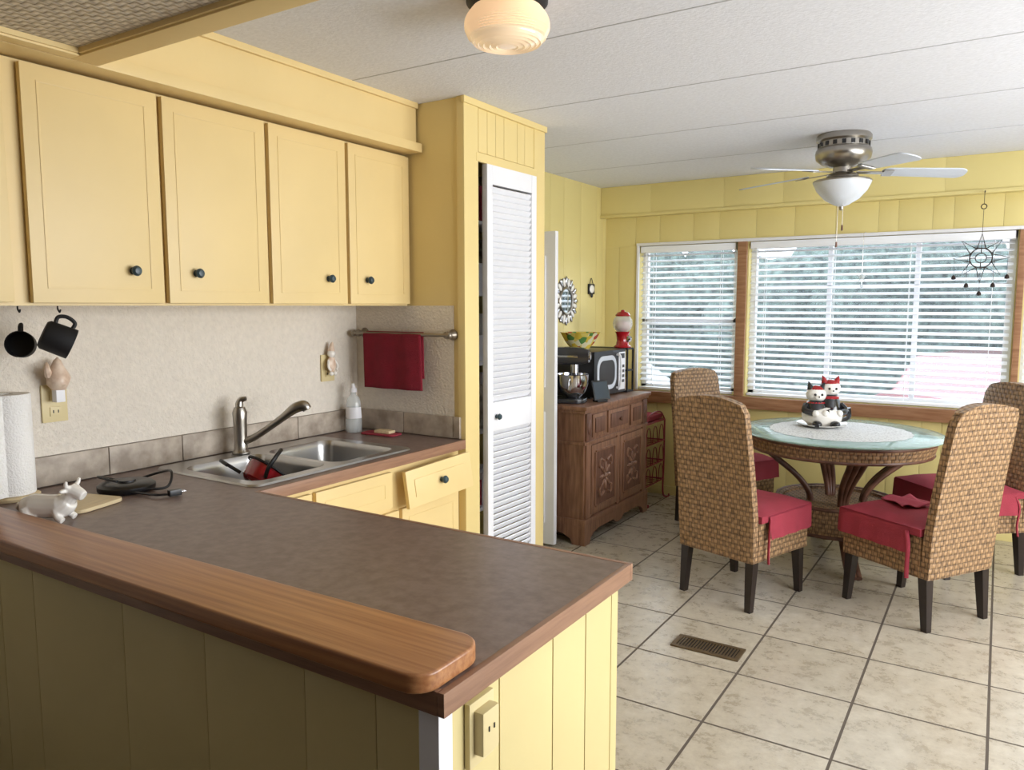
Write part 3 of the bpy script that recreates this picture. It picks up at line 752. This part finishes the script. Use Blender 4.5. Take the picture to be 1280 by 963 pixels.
for a,b in ((sy0+.09,sy0+.47),(sy0+.52,sy1-.09)):
    mb.bb(xf,xf+.014,a,b,.18,.625,DWOOD,.004)
    g=.05
    for q in ((a+g-.012,a+g,.18+g,.625-g),(b-g,b-g+.012,.18+g,.625-g)): mb.bb(xf+.012,xf+.022,*q,DWOOD,.003)
    for q in ((a+g,b-g,.18+g-.012,.18+g),(a+g,b-g,.625-g,.625-g+.012)): mb.bb(xf+.012,xf+.022,*q,DWOOD,.003)
    mb.bb(xf+.012,xf+.0155,a+g,b-g,.18+g,.625-g,DWOOD2)
    cy=(a+b)/2; cz=.4
    for k in range(8):
        an=k*math.pi/4; mb.ball((xf+.017,cy+.05*math.cos(an),cz+.06*math.sin(an)),.03,DWOOD,(.35,1.1,.45),rot=(an,0,0),seg=12)
    mb.ball((xf+.018,cy,cz),.02,DWOOD,(.6,1,1))
    for sz in (-1,1):
        for s2 in (-1,1): mb.tube([(xf+.017,cy+s2*.02,cz+sz*.10),(xf+.018,cy+s2*.075,cz+sz*.12),(xf+.018,cy+s2*.09,cz+sz*.075),(xf+.018,cy+s2*.07,cz+sz*.07)],.009,DWOOD,sm=4)
def apron(L):
    o=[(0,.13),(0,0),(.07,0),(.085,.035),(.13,.06),(.2,.075)]
    o+=[(L/2-.08,.075),(L/2-.05,.05),(L/2,.04),(L/2+.05,.05),(L/2+.08,.075)] if L>.7 else []
    o+=[(L-.2,.075),(L-.13,.06),(L-.085,.035),(L-.07,0),(L,0),(L,.13)]
    return o
L=sy1-sy0+.02
X=Matrix(((0,0,1,xf-.01),(1,0,0,sy0-.01),(0,1,0,0),(0,0,0,1)))
mb.prism(apron(L),.028,DWOOD,X)
L2=sx1-sx0
X=Matrix(((1,0,0,sx0),(0,0,1,sy0-.012),(0,1,0,0),(0,0,0,1)))
mb.prism(apron(L2),.025,DWOOD,X)
mb.bb(sx0,sx0+.05,sy0,sy0+.05,0,.13,DWOOD); mb.bb(sx0,sx0+.05,sy1-.05,sy1,0,.13,DWOOD)
mb.obj('carved_sideboard')
ST=.881
# stand mixer
MXB=M('mixer_body','#2A2A2E',.25,var=.05,coat=.6)
mb=MB()
mb.prism(rrect(.2,.3,.07,8),.03,MXB,Matrix(),.008)
mb.dbox(lambda x,y,z:(x*(.05-.008*z),-.1+y*.035,.12+z*.1),MXB,cuts=4)
mb.dbox(lambda x,y,z:(x*.055*(1-.25*abs(z)**3-.15*max(0,y)),.0+y*.165,.3+z*.055*(1-.25*abs(y)**4)),MXB,cuts=8)
mb.bb(-.056,.056,-.1,.1,.292,.304,CHROME,.003)
mb.lathe([(0,.03),(.05,.032),(.055,.04),(.085,.07),(.1,.12),(.102,.18),(.106,.182),(.1,.184),(.095,.12),(.08,.075),(0,.045)],CHROME,(0,.06,0))
mb.cyl((0,.07,.255),(0,.07,.15),.025,CHROME); mb.cyl((0,.165,.3),(0,.175,.3),.025,CHROME)
mb.tube([(.1,.06,.16),(.15,.06,.15),(.15,.06,.09),(.09,.06,.085)],.007,CHROME,sm=5)
mb.obj('stand_mixer',(-2.36,4.34,ST),R(-72))
# microwave
MWS=M('microwave_side','#1E1E20',.35)
mb=MB()
mb.bb(-.19,.17,-.25,.25,.012,.315,MWS,.006); mb.bb(.17,.185,-.25,.25,.012,.315,BLACK,.004)
for x in (-.15,.13):
    for y in (-.2,.2): mb.cyl((x,y,0),(x,y,.014),.015,BLACK)
GRY=M('microwave_window','#C8CDD4',.15,var=.05)
mb.prism(rrect(.30,.23,.08,8),.004,GRY,Matrix(((0,0,1,.185),(1,0,0,-.06),(0,1,0,.165),(0,0,0,1))))
mb.prism(rrect(.24,.17,.06,8),.002,MWS,Matrix(((0,0,1,.189),(1,0,0,-.06),(0,1,0,.165),(0,0,0,1))))
mb.bb(.185,.188,.13,.235,.03,.295,WHITE); mb.bb(.188,.19,.145,.22,.25,.285,BLACK)
for i in range(3):
    for j in range(4): mb.bb(.188,.19,.147+i*.026,.167+i*.026,.08+j*.035,.1+j*.035,BLACK)
mb.tube([(.185,.1,.05),(.215,.1,.07),(.215,.1,.26),(.185,.1,.28)],.008,WHITE,sm=5)
mb.obj('microwave_oven',(-2.43,4.80,ST))
mb=MB(); mb.lathe([(0,0),(.06,0),(.065,.012),(.1,.05),(.135,.115),(.142,.12),(.132,.118),(.095,.055),(.05,.018),(0,.016)],FLORAL,seg=40,mod=lambda a,z:1+(.03*math.sin(a*10) if z>.1 else 0))
mb.obj('floral_bowl',(-2.45,4.74,ST+.316))
mb=MB(); mb.box((0,0,.075),(.012,.13,.13),BLACK,.004,rot=(0,R(-18),0)); mb.box((.0075,0,.075),(.002,.115,.11),CGL,rot=(0,R(-18),0)); mb.bb(-.03,.025,-.04,.04,0,.012,BLACK,.003)
mb.obj('tablet_on_stand',(-2.165,4.48,ST),R(-25))
mb=MB()
for z in (0,.15,.305): mb.bb(-.19,.19,-.05,.06,z,z+.012,BLACKM,.002)
for y in (-.05,.05):
    for x in (-.19,.18): mb.bb(x,x+.012,y,y+.01,0,.31,BLACKM)
mb.bb(-.19,-.18,-.05,.06,0,.31,BLACKM)
for k in range(5): mb.cyl((-.13+k*.07,0,.012),(-.13+k*.07,0,.1),.022,random.choice((CER,SHELL,CUT,REDP)),seg=14); mb.cyl((-.13+k*.07,0,.162),(-.13+k*.07,0,.25),.022,random.choice((CER,SHELL,CUT)),seg=14)
mb.obj('spice_rack_shelf',(-2.43,5.12,ST))
GUM=M('gumballs','#D8584A',.3,var=.3,vs=60,hex2='#E8DCD0')
mb=MB()
mb.lathe([(0,0),(.058,0),(.06,.008),(.045,.02),(.04,.05),(.046,.095),(.055,.11),(0,.11)],REDP,seg=28)
mb.ball((0,0,.165),.068,CLEAR,seg=28); mb.ball((0,0,.15),.055,GUM,(1,1,.75))
mb.lathe([(.05,0),(.052,.008),(.04,.025),(.015,.033),(.012,.042),(0,.046)],REDP,(0,0,.215),seg=28)
mb.box((.045,0,.06),(.02,.035,.04),CHROME,.004); mb.cyl((.05,0,.062),(.064,0,.062),.012,CHROME)
mb.obj('gumball_machine',(-2.31,5.135,ST+.3175),0,scale=1.05)
# wire stand with cushion
mb=MB(); hw,hd=.17,.19; T=.62
for sx in (-1,1):
    for sy in (-1,1):
        mb.tube([(sx*hw*1.1,sy*hd*1.05,.006),(sx*hw*.98,sy*hd*.98,.05),(sx*hw,sy*hd,.3),(sx*hw,sy*hd,T)],.007,REDM,sm=4)
        mb.tube([(sx*hw*1.1,sy*hd*1.05,.006),(sx*hw*1.22,sy*hd*1.1,.012),(sx*hw*1.22,sy*hd*1.1,.03)],.006,REDM,sm=4)
for z in (.15,.3,.46,T):
    mb.tube([(hw,hd,z),(-hw,hd,z),(-hw,-hd,z),(hw,-hd,z)],.006,REDM,closed=True)
    if z<T:
        for k in range(7): mb.cyl((hw,-hd+2*hd*(k+.5)/7,z),(-hw,-hd+2*hd*(k+.5)/7,z),.003,REDM,seg=6)
for sx in (-1,1):
    for z in (.15,.3,.46):
        for k in range(3):
            y0=-hd+2*hd*k/3; w=2*hd/3
            mb.tube([(sx*hw,y0+w*.1,z+.005),(sx*hw,y0+w*.25,z+.1),(sx*hw,y0+w*.5,z+.13),(sx*hw,y0+w*.75,z+.1),(sx*hw,y0+w*.9,z+.005)],.0035,REDM,sm=4,seg=6)
for sx in (-1,1): mb.tube([(sx*hw,-hd,T),(sx*hw,-hd*.5,T+.07),(sx*hw,hd*.5,T+.07),(sx*hw,hd,T)],.006,REDM,sm=6)
mb.bb(-hw,hw,-hd,hd,T+.0,T+.01,REDM)
mb.dbox(lambda x,y,z:(x*.155,y*.175,T+.032+z*.022*(1.3-.6*max(abs(x),abs(y))**3)),RED,cuts=6)
for k in range(4): mb.cyl((-.0,-hd+.05+k*.085,.31),(-.0,-hd+.05+k*.085,.38),.028,random.choice((CER,RED,CUT)),seg=16)
mb.obj('wire_plant_stand',(-2.34,5.45,0))
# wall mirror with shell rays
MIR=M('mirror','#D8DDE0',.04,1,var=0)
mb=MB()
mb.lathe([(0,.006),(.09,.006)],MIR,rot=(0,R(90),0),seg=40)
mb.lathe([(.088,.0),(.088,.012),(.098,.016),(.105,.01),(.105,0)],NICK,rot=(0,R(90),0),seg=40)
mb.lathe([(0,0),(.17,0),(.17,.004),(0,.004)],GREYM,rot=(0,R(90),0),seg=40)
for k in range(24):
    a=2*math.pi*k/24; r=.138 if k%2 else .15
    mb.ball((.009,r*math.cos(a),r*math.sin(a)),.022,CER if k%2 else CHROME,(.35,1.5,.75),rot=(a,0,0),seg=12)
mb.obj('round_wall_mirror',(XL+.009,5.06,1.535))
mb=MB(); mb.box((0,0,0),(.012,.1,.08),BLACKM,.005); mb.ball((.006,0,0),.04,CER,(.2,1,.8)); 
mb.tube([(0,-.03,.035),(0,0,.085),(0,.03,.035)],.0025,BLACKM,sm=4); mb.ball((.006,0,-.05),.018,BLACKM,(.3,1,1))
mb.obj('wall_plaque',(XL+.017,5.47,1.63))
# sun wind chime
IRON=M('rusty_iron','#3A2E2A',.6,.6)
mb=MB()
ri=.06
mb.tube([(ri*math.cos(k*math.pi/10),0,ri*math.sin(k*math.pi/10)) for k in range(20)],.0035,IRON,closed=True,seg=6)
for k in range(8):
    a=k*math.pi/4; da=math.pi/8
    mb.tube([(ri*math.cos(a-da),0,ri*math.sin(a-da)),(.15*math.cos(a),0,.15*math.sin(a)),(ri*math.cos(a+da),0,ri*math.sin(a+da))],.0035,IRON,seg=6)
mb.tube([(.03*math.cos(k*math.pi/5),0,.03*math.sin(k*math.pi/5)) for k in range(10)],.003,IRON,closed=True,seg=6)
for k in range(4): a=k*math.pi/2; mb.tube([(.03*math.cos(a),0,.03*math.sin(a)),(ri*math.cos(a),0,ri*math.sin(a))],.003,IRON,seg=6)
mb.cyl((0,0,.05),(0,0,.29),.0016,IRON,seg=6)
mb.tube([(.0+.015*math.cos(k*math.pi/5),0,.31+.015*math.sin(k*math.pi/5)) for k in range(10)],.003,IRON,closed=True,seg=6)
mb.cyl((0,0,.325),(0,0,.40),.0016,IRON,seg=6)
mb.tube([(0,0,.395),(0,.01,.405),(0,.068,.405)],.003,IRON,seg=6)
for k,(x,l) in enumerate(((-.14,.12),(-.07,.17),(0,.22),(.07,.17),(.14,.12))):
    mb.cyl((x,0,0),(x,0,-.01-l+.04),.0012,IRON,seg=6); mb.lathe([(0,0),(.014,.004),(.011,.02),(.003,.03),(0,.03)],IRON,(x,0,-.05-l+.04),seg=10)
mb.obj('sun_wind_chime',(-.125,5.55,1.79))
mb=MB(); mb.cyl((0,0,0),(0,0,.26),.001,CHROME,seg=6)
for k in range(5): a=R(90+72*k); mb.tube([(0,0,-.03),(.035*math.cos(a),0,-.03+.035*math.sin(a))],.004,CLEAR)
mb.ball((0,0,-.03),.018,CLEAR,(1,.4,1)); mb.ball((0,0,-.09),.012,CLEAR); mb.cyl((0,0,-.08),(0,0,-.03),.001,CHROME,seg=6)
mb.tube([(0,0,.26),(0,.05,.27),(0,.1,.27)],.002,CHROME,seg=6)
mb.obj('suncatcher',(-.80,5.62,1.72))
# ---------------------------------------------------------------- lights & world
w=bpy.data.worlds.new('World'); scene.world=w; w.use_nodes=True
bg=w.node_tree.nodes['Background']; bg.inputs[0].default_value=(.85,.92,1,1); bg.inputs[1].default_value=4.5
def area(name,loc,rot,sx,sy,p,col=(1,1,1)):
    l=bpy.data.lights.new(name,'AREA'); l.shape='RECTANGLE'; l.size=sx; l.size_y=sy; l.energy=p; l.color=col
    o=bpy.data.objects.new(name,l); scene.collection.objects.link(o); o.location=loc; o.rotation_euler=rot
area('fill_light_right',(XR+.02,2.8,1.4),(R(90),0,R(90)),3.5,1.35,118,(.98,.985,1))  # added interior fill light, set at the invented right opening
# ---------------------------------------------------------------- camera
cd=bpy.data.cameras.new('camera'); cam=bpy.data.objects.new('camera',cd); scene.collection.objects.link(cam)
cd.sensor_width=36; cd.lens=27; cd.clip_start=.02
cam.location=(0,0,1.5); cam.rotation_euler=(R(90-5.9),0,R(32.4)); scene.camera=cam
scene.view_settings.view_transform='Standard'; scene.view_settings.exposure=0
